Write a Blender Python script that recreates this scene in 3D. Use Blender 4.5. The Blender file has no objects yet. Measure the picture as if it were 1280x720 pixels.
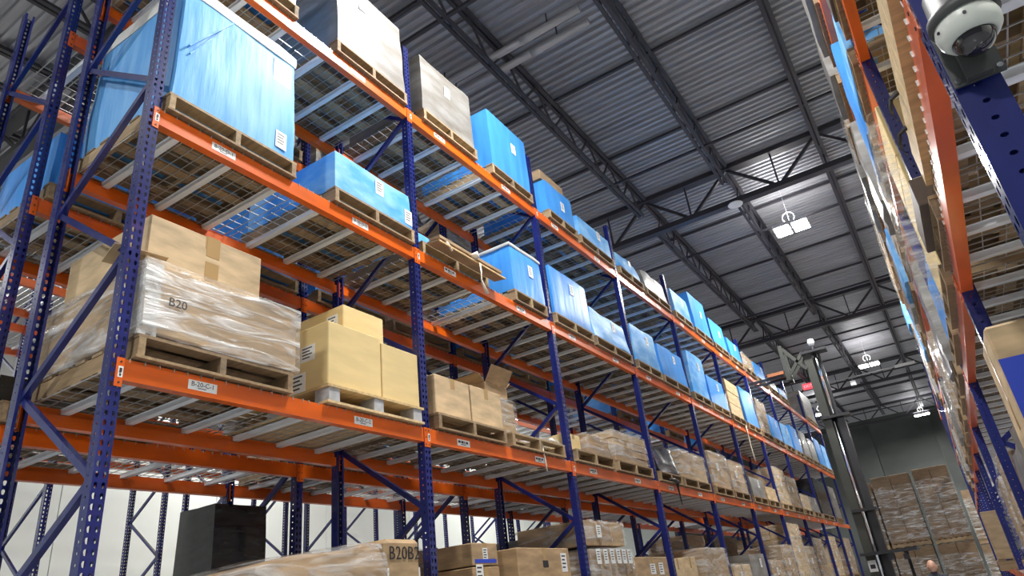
import bpy, bmesh, math, random
from mathutils import Vector, Matrix, noise
random.seed(7)
SC = bpy.context.scene
COL = SC.collection

# ------------------------------------------------------------------ camera
H = 1.65
cam_d = bpy.data.cameras.new('camera')
cam_d.sensor_width = 36.0
cam_d.lens = 849.13 / 1280 * 36.0
cam_d.clip_start = 0.02
cam_d.clip_end = 300
cam = bpy.data.objects.new('camera', cam_d)
COL.objects.link(cam)
RX = Vector((0.83437293, 0.5403414, -0.10887139))
RD = Vector((-0.31651933, 0.30798326, -0.89719665))
RF = Vector((-0.45126193, 0.7830565, 0.4280014))
m = Matrix.Identity(4)
for i in range(3):
    m[i][0] = RX[i]; m[i][1] = -RD[i]; m[i][2] = -RF[i]
m.translation = (0, 0, H)
cam.matrix_world = m
SC.camera = cam

# ------------------------------------------------------------------ world, exposure
w = bpy.data.worlds.new('world'); SC.world = w; w.use_nodes = True
w.node_tree.nodes['Background'].inputs['Color'].default_value = (0.86, 0.93, 1.0, 1)
w.node_tree.nodes['Background'].inputs['Strength'].default_value = 0.13
SC.view_settings.view_transform = 'Standard'
SC.view_settings.look = 'None'
SC.view_settings.gamma = 1
SC.view_settings.use_curve_mapping = False
SC.view_settings.exposure = 0.30
LAMP_W = 450.0          # watts of one high bay lamp
SC.cycles.max_bounces = 7
SC.cycles.diffuse_bounces = 4
SC.cycles.transparent_max_bounces = 12

# ------------------------------------------------------------------ materials
def new_mat(name):
    mt = bpy.data.materials.new(name); mt.use_nodes = True
    return mt, mt.node_tree.nodes, mt.node_tree.links, mt.node_tree.nodes['Principled BSDF']

def mat(name, col, rough=.5, metal=0., var=0., scale=(4, 4, 4), col2=None, bump=0., detail=3, coat=0., lo=.35, hi=.65, spec=.5):
    mt, N, L, P = new_mat(name)
    P.inputs['Roughness'].default_value = rough
    P.inputs['Metallic'].default_value = metal
    P.inputs['Coat Weight'].default_value = coat
    P.inputs['Specular IOR Level'].default_value = spec
    P.inputs['Base Color'].default_value = (*col, 1)
    if var or bump:
        tc = N.new('ShaderNodeTexCoord'); mp = N.new('ShaderNodeMapping'); nz = N.new('ShaderNodeTexNoise')
        oi = N.new('ShaderNodeObjectInfo')
        ad = N.new('ShaderNodeVectorMath'); ad.operation = 'ADD'
        sc = N.new('ShaderNodeVectorMath'); sc.operation = 'SCALE'; sc.inputs[3].default_value = 37.0
        cb = N.new('ShaderNodeCombineXYZ')
        for k in range(3): L.new(oi.outputs['Random'], cb.inputs[k])
        L.new(cb.outputs[0], sc.inputs[0])
        mp.inputs['Scale'].default_value = scale
        L.new(tc.outputs['Object'], mp.inputs[0]); L.new(mp.outputs[0], ad.inputs[0]); L.new(sc.outputs[0], ad.inputs[1])
        L.new(ad.outputs[0], nz.inputs['Vector'])
        nz.inputs['Scale'].default_value = 1.0; nz.inputs['Detail'].default_value = detail
        if var:
            rp = N.new('ShaderNodeValToRGB')
            rp.color_ramp.elements[0].position = lo; rp.color_ramp.elements[1].position = hi
            c2 = col2 or tuple(c * (1 - var) for c in col)
            rp.color_ramp.elements[0].color = (*c2, 1); rp.color_ramp.elements[1].color = (*col, 1)
            L.new(nz.outputs['Fac'], rp.inputs[0])
            L.new(rp.outputs[0], P.inputs['Base Color'])
        if bump:
            bp = N.new('ShaderNodeBump'); bp.inputs['Strength'].default_value = bump; bp.inputs['Distance'].default_value = .02
            L.new(nz.outputs['Fac'], bp.inputs['Height']); L.new(bp.outputs[0], P.inputs['Normal'])
    return mt

def tinted(name, cols, rough, scale, bump=.15, metal=0, coat=0.):
    """colour differs from object to object (Object Info random) with a little grain"""
    mt, N, L, P = new_mat(name)
    P.inputs['Roughness'].default_value = rough; P.inputs['Coat Weight'].default_value = coat
    oi = N.new('ShaderNodeObjectInfo'); rp = N.new('ShaderNodeValToRGB')
    els = rp.color_ramp.elements
    while len(els) < len(cols): els.new(.5)
    for i, c in enumerate(cols):
        els[i].position = i / max(1, len(cols) - 1); els[i].color = (*c, 1)
    L.new(oi.outputs['Random'], rp.inputs[0])
    tc = N.new('ShaderNodeTexCoord'); mp = N.new('ShaderNodeMapping'); nz = N.new('ShaderNodeTexNoise')
    mp.inputs['Scale'].default_value = scale
    L.new(tc.outputs['Object'], mp.inputs[0]); L.new(mp.outputs[0], nz.inputs['Vector'])
    nz.inputs['Scale'].default_value = 1; nz.inputs['Detail'].default_value = 4
    mr = N.new('ShaderNodeMapRange'); mr.inputs['To Min'].default_value = .72; mr.inputs['To Max'].default_value = 1.18
    mr.inputs['From Min'].default_value = .3; mr.inputs['From Max'].default_value = .7
    L.new(nz.outputs['Fac'], mr.inputs['Value'])
    mx = N.new('ShaderNodeVectorMath'); mx.operation = 'SCALE'
    L.new(rp.outputs[0], mx.inputs[0]); L.new(mr.outputs[0], mx.inputs[3])
    L.new(mx.outputs[0], P.inputs['Base Color'])
    bp = N.new('ShaderNodeBump'); bp.inputs['Strength'].default_value = bump; bp.inputs['Distance'].default_value = .01
    L.new(nz.outputs['Fac'], bp.inputs['Height']); L.new(bp.outputs[0], P.inputs['Normal'])
    return mt

def film(name, col, a0, a1, scale, rough=.22, bump=.5):
    """stretch film: translucent, streaky, shiny"""
    mt, N, L, P = new_mat(name)
    P.inputs['Base Color'].default_value = (*col, 1); P.inputs['Roughness'].default_value = rough
    P.inputs['Specular IOR Level'].default_value = .8
    tc = N.new('ShaderNodeTexCoord'); mp = N.new('ShaderNodeMapping'); nz = N.new('ShaderNodeTexNoise')
    mp.inputs['Scale'].default_value = scale; mp.inputs['Rotation'].default_value = (.25, .18, .0)
    L.new(tc.outputs['Object'], mp.inputs[0]); L.new(mp.outputs[0], nz.inputs['Vector'])
    nz.inputs['Scale'].default_value = 1; nz.inputs['Detail'].default_value = 7; nz.inputs['Distortion'].default_value = 1.4
    mr = N.new('ShaderNodeMapRange'); mr.inputs['From Min'].default_value = .42; mr.inputs['From Max'].default_value = .72
    mr.inputs['To Min'].default_value = a0; mr.inputs['To Max'].default_value = a1
    L.new(nz.outputs['Fac'], mr.inputs['Value']); L.new(mr.outputs[0], P.inputs['Alpha'])
    bp = N.new('ShaderNodeBump'); bp.inputs['Strength'].default_value = bump; bp.inputs['Distance'].default_value = .02
    L.new(nz.outputs['Fac'], bp.inputs['Height']); L.new(bp.outputs[0], P.inputs['Normal'])
    return mt

def emit(name, col, strength):
    mt, N, L, P = new_mat(name)
    P.inputs['Base Color'].default_value = (*col, 1)
    P.inputs['Emission Color'].default_value = (*col, 1); P.inputs['Emission Strength'].default_value = strength
    return mt

M = dict(
    blue=mat('blue_enamel', (.013, .021, .16), .27, var=.25, scale=(9, 9, 3), coat=.3, bump=.03),
    orange=mat('orange_enamel', (.84, .14, .007), .33, var=.22, scale=(6, 2, 9), coat=.2, bump=.03),
    galv=mat('galvanised_steel', (.93, .97, 1.0), .38, .12, var=.1, scale=(3, 14, 14), bump=.05),
    wire=mat('galvanised_wire', (.52, .52, .50), .4, .5),
    wood=tinted('pallet_wood', [(.36, .245, .13), (.27, .18, .10), (.43, .31, .175), (.22, .155, .095)], .75, (4, 30, 30), .25),
    pale_wood=tinted('pale_wood', [(.66, .47, .22), (.72, .53, .28)], .6, (3, 30, 30), .2),
    card=tinted('cardboard', [(.47, .31, .16), (.40, .27, .15), (.53, .37, .20), (.36, .25, .15), (.44, .32, .19)], .72, (5, 5, 18), .05),
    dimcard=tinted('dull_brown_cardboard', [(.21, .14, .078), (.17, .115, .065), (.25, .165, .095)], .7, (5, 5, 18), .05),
    tan=tinted('tan_cardboard', [(.66, .48, .28), (.60, .44, .25)], .7, (4, 4, 14), .05),
    straw=mat('straw_cardboard', (.82, .63, .30), .65, var=.1, scale=(3, 3, 12), bump=.03),
    brown=mat('dark_brown_board', (.12, .085, .065), .6, var=.2, scale=(5, 5, 12)),
    tape=mat('brown_tape', (.46, .30, .13), .25),
    bluewrap=mat('blue_stretch_film', (.07, .34, .84), .40, var=.4, scale=(9, 9, 1.6), col2=(.05, .26, .72), bump=.4, detail=6, spec=.3),
    azurewrap=mat('bright_blue_stretch_film', (.19, .50, .92), .5, var=.3, scale=(14, 14, 1.8), col2=(.10, .38, .84), bump=.35, detail=6, spec=.22),
    skywrap=mat('pale_blue_stretch_film', (.30, .59, .92), .48, var=.4, scale=(3.5, 3.5, 6), col2=(.10, .38, .84), bump=.6, detail=6, lo=.38, hi=.66, spec=.15),
    greywrap=mat('grey_stretch_film', (.29, .285, .275), .36, var=.3, scale=(3, 3, 9), col2=(.19, .175, .155), bump=.45, detail=6, coat=.2),
    blackwrap=mat('black_stretch_film', (.012, .012, .014), .22, var=.5, scale=(3, 3, 12), col2=(.03, .03, .033), bump=.5, detail=5, coat=.3),
    film=film('clear_stretch_film', (.80, .81, .80), .03, .62, (2.2, 2.2, 13), .16, 1.0),
    film3=film('heavy_stretch_film', (.90, .90, .89), .10, .95, (2.0, 2.0, 15), .15, 1.2),
    film2=film('loose_clear_film', (.86, .88, .87), .16, .85, (5, 5, 5)),
    paper=mat('white_paper', (.82, .83, .82), .5),
    ink=mat('black_ink', (.02, .02, .025), .5),
    blueink=mat('blue_print', (.03, .07, .55), .45),
    whitecap=mat('white_sheet', (.72, .73, .70), .5, var=.15, bump=.2, scale=(5, 5, 5)),
    greyblock=mat('grey_block', (.50, .51, .52), .7, var=.2, scale=(20, 20, 20)),
    deck=mat('painted_roof_deck', (.50, .50, .53), .40, .35, var=.25, scale=(.6, 9, 9), bump=.04),
    steel=mat('dark_joist_paint', (.050, .047, .056), .45),
    pipe=mat('grey_pipe', (.50, .50, .52), .38, .3),
    floor=mat('polished_concrete', (.315, .335, .355), .25, var=.12, scale=(.5, .5, .5)),
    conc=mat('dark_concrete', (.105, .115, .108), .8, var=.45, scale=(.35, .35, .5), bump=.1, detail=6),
    whitewall=mat('white_wall_paint', (.84, .88, .82), .6),
    lamp=emit('lamp_panel', (1, .98, .93), 28.0),
    housing=mat('lamp_housing', (.65, .65, .66), .4),
    exitred=emit('exit_red', (1, .10, .14), .75),
    exitletter=emit('exit_letter', (1, .55, .58), .9),
    mast=mat('mast_grey', (.065, .068, .058), .42, .35, var=.2, scale=(3, 3, 3)),
    mastdark=mat('mast_dark', (.022, .022, .025), .38),
    chrome=mat('chrome_rod', (.85, .85, .88), .12, 1.0),
    camwhite=mat('camera_white', (.70, .73, .67), .35),
    camgrey=mat('camera_grey', (.06, .063, .064), .5),
    camdome=mat('camera_dome', (.012, .010, .014), .04, coat=1.0),
    red=mat('red_print', (.55, .04, .05), .5),
    rust=mat('rust_brown', (.33, .12, .05), .5),
    skin=mat('skin', (.60, .34, .24), .45),
    shirt=mat('dark_shirt', (.03, .035, .05), .8),
    trousers=mat('dark_trousers', (.02, .02, .03), .8),
    strap=mat('white_strap', (.80, .72, .60), .5),
    blackstrap=mat('black_strap', (.015, .015, .015), .4),
)

# ------------------------------------------------------------------ mesh builder
class MB:
    def __init__(s): s.v = []; s.f = []; s.mi = []
    def quad(s, a, b, c, d, mi=0):
        n = len(s.v); s.v += [a, b, c, d]; s.f.append((n, n + 1, n + 2, n + 3)); s.mi.append(mi)
    def box(s, x0, x1, y0, y1, z0, z1, mi=0):
        n = len(s.v)
        s.v += [(x0, y0, z0), (x1, y0, z0), (x1, y1, z0), (x0, y1, z0), (x0, y0, z1), (x1, y0, z1), (x1, y1, z1), (x0, y1, z1)]
        for f in ((0, 3, 2, 1), (4, 5, 6, 7), (0, 1, 5, 4), (1, 2, 6, 5), (2, 3, 7, 6), (3, 0, 4, 7)):
            s.f.append(tuple(n + i for i in f)); s.mi.append(mi)
        return s
    def bar(s, p, q, w, h, up=(0, 0, 1), mi=0, open_side=False):
        p = Vector(p); q = Vector(q); d = (q - p).normalized()
        side = d.cross(Vector(up))
        if side.length < 1e-5: side = d.cross(Vector((0, 1, 0)))
        side.normalize(); u = side.cross(d)
        n = len(s.v)
        for c in (p, q):
            for a, b in ((-1, -1), (1, -1), (1, 1), (-1, 1)):
                s.v.append(tuple(c + side * a * w / 2 + u * b * h / 2))
        for f in ((0, 1, 5, 4), (1, 2, 6, 5), (2, 3, 7, 6), (3, 0, 4, 7), (3, 2, 1, 0), (4, 5, 6, 7)):
            s.f.append(tuple(n + i for i in f)); s.mi.append(mi)
        return s
    def tube(s, pts, r, seg=8, mi=0, cap=True):
        pts = [Vector(p) for p in pts]; rings = []
        for i, p in enumerate(pts):
            d = (pts[min(i + 1, len(pts) - 1)] - pts[max(i - 1, 0)]).normalized()
            a = d.cross(Vector((0, 0, 1)))
            if a.length < .05: a = d.cross(Vector((0, 1, 0)))
            a.normalize(); b = a.cross(d)
            rr = r[i] if isinstance(r, (list, tuple)) else r
            n = len(s.v); rings.append(n)
            for k in range(seg):
                t = 2 * math.pi * k / seg
                s.v.append(tuple(p + a * math.cos(t) * rr + b * math.sin(t) * rr))
        for i in range(len(rings) - 1):
            for k in range(seg):
                s.f.append((rings[i] + k, rings[i] + (k + 1) % seg, rings[i + 1] + (k + 1) % seg, rings[i + 1] + k)); s.mi.append(mi)
        if cap:
            s.f.append(tuple(rings[0] + k for k in range(seg))[::-1]); s.mi.append(mi)
            s.f.append(tuple(rings[-1] + k for k in range(seg))); s.mi.append(mi)
        return s
    def lathe(s, prof, seg=24, mi=0, c=(0, 0, 0)):
        rings = []
        for r, z in prof:
            n = len(s.v); rings.append(n)
            for k in range(seg):
                t = 2 * math.pi * k / seg
                s.v.append((c[0] + r * math.cos(t), c[1] + r * math.sin(t), c[2] + z))
        for i in range(len(rings) - 1):
            for k in range(seg):
                s.f.append((rings[i] + k, rings[i] + (k + 1) % seg, rings[i + 1] + (k + 1) % seg, rings[i + 1] + k)); s.mi.append(mi)
        return s
    def mesh(s, name, mats, smooth=False):
        me = bpy.data.meshes.new(name)
        me.from_pydata(s.v, [], s.f)
        for mm in (mats if isinstance(mats, (list, tuple)) else [mats]): me.materials.append(mm)
        if any(s.mi): me.polygons.foreach_set('material_index', s.mi)
        if smooth: me.polygons.foreach_set('use_smooth', [True] * len(me.polygons))
        me.update()
        return me

def put(name, me, parent=None, loc=(0, 0, 0), rz=0.):
    o = bpy.data.objects.new(name, me); COL.objects.link(o)
    if parent is not None: o.parent = parent
    o.location = loc
    if rz: o.rotation_euler = (0, 0, rz)
    return o
def tag(o, label, cat, group=None):
    o['label'] = label; o['category'] = cat
    if group: o['group'] = group
    return o
def thing(name, label, cat, loc=(0, 0, 0), group=None, rz=0.):
    return tag(put(name, None, None, loc, rz), label, cat, group)
def struct(name, me, parent=None, loc=(0, 0, 0)):
    o = put(name, me, parent, loc)
    if parent is None: o['kind'] = 'structure'
    return o

def text_mesh(txt, size, mt, width=None):
    cu = bpy.data.curves.new('writing', 'FONT'); cu.body = txt; cu.size = size
    cu.align_x = 'CENTER'; cu.align_y = 'CENTER'; cu.extrude = .0006; cu.resolution_u = 2
    o = bpy.data.objects.new('writing', cu); COL.objects.link(o)
    dg = bpy.context.evaluated_depsgraph_get(); dg.update()
    me = bpy.data.meshes.new_from_object(o.evaluated_get(dg))
    bpy.data.objects.remove(o); bpy.data.curves.remove(cu)
    me.materials.clear(); me.materials.append(mt)
    return me
FACE_X = Matrix(((0, 0, 1, 0), (1, 0, 0, 0), (0, 1, 0, 0), (0, 0, 0, 1)))     # text reads along +Y, faces +X
FACE_NY = Matrix(((1, 0, 0, 0), (0, 0, -1, 0), (0, 1, 0, 0), (0, 0, 0, 1)))   # text reads along +X, faces -Y
def put_text(txt, size, parent, loc, frame=FACE_X, mt='ink', name='writing'):
    me = text_mesh(txt, size, M[mt]); me.transform(frame)
    return put(name, me, parent, loc)

def wobbly_box(x, y, z, amp=.012, n=(5, 5, 5), bulge=.015, taper=0., lean=(0, 0), seed=0., r=.03):
    """rounded, slightly uneven block from 0..x, -y/2..y/2 , 0..z with x centred"""
    bm = bmesh.new()
    bmesh.ops.create_grid
    nx, ny, nz = n
    idx = {}
    def vert(i, j, k):
        key = (i, j, k)
        if key in idx: return idx[key]
        u, v, ww = i / nx * 2 - 1, j / ny * 2 - 1, k / nz * 2 - 1
        p = Vector((u * x / 2, v * y / 2, ww * z / 2))
        q = Vector((max(-x / 2 + r, min(x / 2 - r, p.x)), max(-y / 2 + r, min(y / 2 - r, p.y)), max(-z / 2 + r, min(z / 2 - r, p.z))))
        dd = p - q
        if dd.length > r: p = q + dd.normalized() * r
        bl = bulge * (1 - u * u) * (1 - v * v) + bulge * (1 - u * u) * (1 - ww * ww) + bulge * (1 - v * v) * (1 - ww * ww)
        nr = Vector((p.x / x, p.y / y, p.z / z)).normalized()
        ns = noise.noise_vector(Vector((p.x * 3 + seed * 7.3, p.y * 3 + seed * 3.1, p.z * 3)))
        p = p + nr * bl + ns * amp
        t = 1 - taper * (ww + 1) / 2
        p.x = p.x * t + lean[0] * (ww + 1) / 2; p.y = p.y * t + lean[1] * (ww + 1) / 2
        p.z = max(0., p.z + z / 2)
        vv = bm.verts.new(p); idx[key] = vv
        return vv
    for a in range(nx):
        for b in range(ny):
            bm.faces.new((vert(a, b, 0), vert(a, b + 1, 0), vert(a + 1, b + 1, 0), vert(a + 1, b, 0)))
            bm.faces.new((vert(a, b, nz), vert(a + 1, b, nz), vert(a + 1, b + 1, nz), vert(a, b + 1, nz)))
    for a in range(nx):
        for k in range(nz):
            bm.faces.new((vert(a, 0, k), vert(a + 1, 0, k), vert(a + 1, 0, k + 1), vert(a, 0, k + 1)))
            bm.faces.new((vert(a, ny, k), vert(a, ny, k + 1), vert(a + 1, ny, k + 1), vert(a + 1, ny, k)))
    for b in range(ny):
        for k in range(nz):
            bm.faces.new((vert(0, b, k), vert(0, b, k + 1), vert(0, b + 1, k + 1), vert(0, b + 1, k)))
            bm.faces.new((vert(nx, b, k), vert(nx, b + 1, k), vert(nx, b + 1, k + 1), vert(nx, b, k + 1)))
    return bm
def bm_mesh(bm, name, mt, smooth=True):
    me = bpy.data.meshes.new(name); bm.to_mesh(me); bm.free()
    me.materials.append(mt)
    if smooth:
        me.polygons.foreach_set('use_smooth', [True] * len(me.polygons))
        me.set_sharp_from_angle(angle=.75)
    return me

def carton_mesh(x, y, z, mt, bev=.006, name='carton'):
    bm = bmesh.new(); bmesh.ops.create_cube(bm, size=1)
    bmesh.ops.scale(bm, vec=(x, y, z), verts=bm.verts)
    bmesh.ops.translate(bm, vec=(0, 0, z / 2), verts=bm.verts)
    bmesh.ops.bevel(bm, geom=bm.edges[:], offset=bev, segments=1, affect='EDGES')
    return bm_mesh(bm, name, mt, False)

# ------------------------------------------------------------------ constants of the place
Y0, P = 1.777, 2.52
LEV = dict(B=1.255, C=2.912, D=4.585, E=6.205)          # underside of the beam connectors
BT = .155                                                # connector underside to beam top
def ztop(l): return LEV[l] + BT
F1 = -3.43
DECK_Z, JB_Z = 10.0, 9.30
WALL_Y = 47.6

# ------------------------------------------------------------------ setting
struct('floor', MB().box(-18, 9, -8, WALL_Y, -.2, 0).mesh('floor', M['floor']))
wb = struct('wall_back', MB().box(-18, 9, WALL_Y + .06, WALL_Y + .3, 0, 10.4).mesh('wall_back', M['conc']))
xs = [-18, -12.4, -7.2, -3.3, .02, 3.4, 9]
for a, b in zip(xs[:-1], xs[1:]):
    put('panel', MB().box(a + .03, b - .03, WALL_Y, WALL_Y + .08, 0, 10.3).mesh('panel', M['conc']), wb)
wl = struct('wall_left', MB().box(-17.3, -17.06, -8, WALL_Y, 0, 10.4).mesh('wall_left', M['whitewall']))
for i in range(14):
    y = -8 + i * 4
    put('panel', MB().box(-17.06, -17.0, y + .012, y + 3.988, 0, 10.3).mesh('panel', M['whitewall']), wl)
struct('wall_right', MB().box(8.6, 8.85, -8, WALL_Y, 0, 10.4).mesh('wall_right', M['whitewall']))

# ceiling : ribbed sheets, joists, girders, bridging
ceil = struct('ceiling', MB().box(-17.3, 8.9, -8, WALL_Y + .3, 10.16, 10.3).mesh('ceiling', M['deck']))
ds = MB()
prof = []
pit = .1524
for r_ in range(6):
    y = r_ * pit
    prof += [(y, 0), (y + .052, 0), (y + .067, .052), (y + .137, .052)]
prof.append((6 * pit, 0)); prof.append((6 * pit + .03, -.004))
for (ya, za), (yb, zb) in zip(prof[:-1], prof[1:]):
    ds.quad((-17.2, ya, za), (8.8, ya, za), (8.8, yb, zb), (-17.2, yb, zb))
ds = ds.mesh('deck_sheet', M['deck'])
y = -7.9
while y < WALL_Y:
    put('deck_sheet', ds, ceil, (0, y, DECK_Z + random.uniform(0, .01))); y += 6 * pit
GIR = [-6.4, 3.55, 13.55, 23.6, 33.7, 43.7]
span = 10.0
jm = MB()
for s in (-1, 1):
    jm.box(s * .045 - .03, s * .045 + .03, .06, span - .06, DECK_Z - JB_Z - .075, DECK_Z - JB_Z - .012)
    jm.box(s * .045 - .028, s * .045 + .028, .5, span - .5, 0, .05)
jm = jm.mesh('joist', M['steel'])
hh = DECK_Z - JB_Z
nw = 9
st = (span - 1.0) / nw
wu = MB().bar((0, 0, .03), (0, st / 2, hh - .05), .032, .032).mesh('web', M['steel'])
wd = MB().bar((0, 0, hh - .05), (0, st / 2, .03), .032, .032).mesh('web', M['steel'])
for g in GIR[:-1]:
    for i in range(-4, 8):
        X = -.1 - 1.93 * i
        j = put('joist', jm, ceil, (X, g, JB_Z))
        if -3 < i < 5 and g < 30:
            for k in range(nw):
                put('web', wu, j, (0, .5 + k * st, 0)); put('web', wd, j, (0, .5 + k * st + st / 2, 0))
gm = MB()
gm.box(-17, 8.6, -.11, .11, .86, .96); gm.box(-17, 8.6, -.09, .09, 0, .12)
gm = gm.mesh('girder', M['steel'])
gw1 = MB().bar((0, 0, .9), (1.93 / 2, 0, .06), .06, .06).mesh('web', M['steel'])
gw2 = MB().bar((1.93 / 2, 0, .06), (1.93, 0, .9), .06, .06).mesh('web', M['steel'])
gv = MB().bar((0, 0, .06), (0, 0, .9), .035, .035).mesh('web', M['steel'])
for g in GIR:
    o = put('girder', gm, ceil, (0, g, DECK_Z - .98))
    for i in range(-4, 8):
        X = -.1 - 1.93 * i - 1.93 / 2
        for mm, dx in ((gw1, 0), (gw2, 0), (gv, 0)):
            put('web', mm, o, (X - 1.93 / 2 if mm is not gv else X, 0, 0))
bb = MB().box(-17, 8.6, -.025, .025, -.05, 0).mesh('bridging_bar', M['steel'])
for g in GIR[:-1]:
    for dy, z in ((2.3, DECK_Z - .02), (5.55, DECK_Z - .02), (7.9, DECK_Z - .02), (2.3, JB_Z + .05), (7.9, JB_Z + .05)):
        put('bridging_bar', bb, ceil, (0, g + dy, z))

for k, (yy, lab) in enumerate(((7.28, 'grey round pipe under the roof, nearer the camera of the pair'), (7.60, 'grey round pipe under the roof, farther one of the pair'))):
    t = thing('ceiling_pipe', lab, 'pipe', (0, yy, 9.72), 'pair of grey pipes under the roof')
    put('pipe', MB().tube([(-9, 0, 0), (-2.45, 0, 0)], .062, 14).mesh('pipe', M['pipe'], True), t)
    for xx in (-3.4, -5.6):
        put('coupling', MB().tube([(xx - .09, 0, 0), (xx + .09, 0, 0)], .07, 14).mesh('coupling', M['pipe'], True), t)
    for xx in (-3, -5, -7):
        put('hanger', MB().box(xx - .012, xx + .012, -.004, .004, .05, .27).mesh('hanger', M['steel']), t)
t = thing('conduit', 'thin grey conduit running across the aisle under the far roof', 'conduit', (0, 31.2, 8.95))
put('pipe', MB().tube([(-3.2, 0, 0), (-.5, 0, 0)], .03, 8).mesh('pipe', M['pipe']), t)
put('junction_box', MB().box(-.5, .25, -.04, .04, -.05, .05).mesh('junction_box', M['paper']), t)
put('hanger', MB().box(-2.0, -1.98, -.01, .01, 0, .95).mesh('hanger', M['steel']), t)
t = thing('sensor', 'small white sensor hanging below the far conduit', 'sensor', (-2.17, 31.2, 8.7))
put('body', MB().box(-.1, .1, -.1, .1, -.1, .08).mesh('body', M['paper']), t)
put('stem', MB().tube([(0, 0, .08), (0, 0, .215)], .02, 6).mesh('stem', M['pipe']), t)
t = tag(put('round_plate', MB().lathe([(0.001, -.012), (.155, -.012), (.16, 0), (.15, .012), (.001, .012)], 24).mesh('round_plate', M['paper']), None, (-2.02, 13.5, DECK_Z - 1.0)),
        'white oval-looking round plate under the nearest roof girder', 'plate')

# ------------------------------------------------------------------ high bay lamps
lp = MB().box(-.16, .16, -.27, .27, -.006, 0).mesh('light_panel', M['lamp'])
hs = MB()
for s in (-1, 1): hs.box(s * .2 - .18, s * .2 + .18, -.29, .29, .002, .06)
hs.box(-.1, .1, -.12, .12, .03, .16)
hs = hs.mesh('housing', M['housing'])
def ring_mesh(r):
    return MB().tube([(r * math.cos(a * .3927), 0, r * math.sin(a * .3927)) for a in range(17)], .008, 6, cap=False).mesh('ring', M['housing'])
rg = ring_mesh(.13)
cb_ = MB().tube([(0, 0, .16), (0, 0, 1.1)], .007, 5).mesh('hanging_cable', M['housing'])
def lamp(x, y, z, label, seen=True, wmul=1.):
    t = thing('high_bay_lamp', label, 'lamp', (x, y, z), 'high bay lamps')
    put('housing', hs, t); put('hanging_cable', cb_, t)
    rr = put('ring', rg, t, (0, 0, .3))
    for s in (-1, 1): put('light_panel', lp, t, (s * .2, 0, 0))
    ld = bpy.data.lights.new('lamp_light', 'AREA'); ld.shape = 'RECTANGLE'; ld.size = .72; ld.size_y = .54
    ld.energy = LAMP_W * wmul; ld.color = (1, .985, .955); ld.spread = math.radians(170)
    lo = bpy.data.objects.new('lamp_light', ld); COL.objects.link(lo); lo.parent = t; lo.location = (0, 0, -.02)
    ud = bpy.data.lights.new('deck_fill_light', 'AREA'); ud.shape = 'RECTANGLE'; ud.size = .72; ud.size_y = .54  # weak upward fill added above each fixture to brighten the roof deck
    ud.energy = LAMP_W * wmul * .065; ud.color = (1, .985, .97)
    uo = bpy.data.objects.new('deck_fill_light', ud); COL.objects.link(uo); uo.parent = t; uo.location = (0, 0, .2); uo.rotation_euler = (math.pi, 0, 0)
for x, y, lab in ((-1.25, 15.35, 'bright twin-panel lamp hanging over the aisle, nearest lamp in view'),
                  (-1.31, 29.7, 'bright lamp above the middle of the aisle, second lamp in view'),
                  (-.25, 43.4, 'small bright lamp in front of the dark concrete end wall'),
                  (-4.45, 37.2, 'bright lamp just left of the lift truck mast, beyond the left rack'),
                  (-1.45, 4.6, 'twin-panel lamp over the near part of the aisle, above the frame')):
    lamp(x, y, 8.9, lab, wmul=.85 if y < 5 else 1)
for x in (-7.7, -14.6, 4.2):
    for k, y in enumerate((-3.0 if x == -7.7 else 1.0, 12.0, 24.0)):
        lamp(x, y, 8.9, 'twin-panel lamp over %s, %s from the near end' % ({-7.7: 'the aisle behind the left racks', -14.6: 'the strip along the white wall', 4.2: 'the aisle behind the right rack'}[x], ('first', 'second', 'third')[k]), wmul={-14.6: .6, -7.7: .45, 4.2: .8}[x])
lamp(-1.4, -5.5, 8.9, 'twin-panel lamp over the cross aisle behind the viewer')

# ------------------------------------------------------------------ pallet rack pieces
PH = 7.25
def post_mesh():
    b = MB(); c = .0508
    def cell(orig, ux, uz, wd, ht, hole, mi=0):
        O = Vector(orig); ux = Vector(ux); uz = Vector(uz)
        outer = [(-.5, -.5), (0, -.5), (.5, -.5), (.5, 0), (.5, .5), (0, .5), (-.5, .5), (-.5, 0)]
        n = len(b.v)
        for a, q in outer: b.v.append(tuple(O + ux * a * wd + uz * q * ht))
        for a, q in hole: b.v.append(tuple(O + ux * a + uz * q))
        for k in range(8):
            b.f.append((n + k, n + (k + 1) % 8, n + 8 + (k + 1) % 8, n + 8 + k)); b.mi.append(mi)
    tear = [(-.0055, -.012), (0, -.015), (.0055, -.012), (.009, .003), (.007, .012), (0, .0155), (-.007, .012), (-.009, .003)]
    rnd = [(.0065 * math.cos(math.radians(225 + 45 * k)), .0065 * math.sin(math.radians(225 + 45 * k))) for k in range(8)]
    for k in range(int(PH / c)):
        z = (k + .5) * c
        for s in (-1, 1):
            cell((0, s * .01875, z), (0, 1, 0), (0, 0, 1), .0375, c, tear)
            cell((-.036, s * .0375, z), (-1, 0, 0), (0, 0, 1), .072, c, rnd)
    h = int(PH / c) * c
    for s in (-1, 1):
        b.quad((-.072, s * .0375, 0), (-.072, s * .020, 0), (-.072, s * .020, h), (-.072, s * .0375, h))
    b.box(-.11, .035, -.07, .07, 0, .008)
    return b.mesh('post', M['blue'])
POST = post_mesh()
def beam_mesh():
    L = P - .078; b = MB()
    b.box(-.036, 0, .039, .039 + L, .040, BT)
    b.box(-.058, -.036, .039, .039 + L, .040, BT - .042)
    return b.mesh('beam', M['orange'])
BEAM = beam_mesh()
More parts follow.
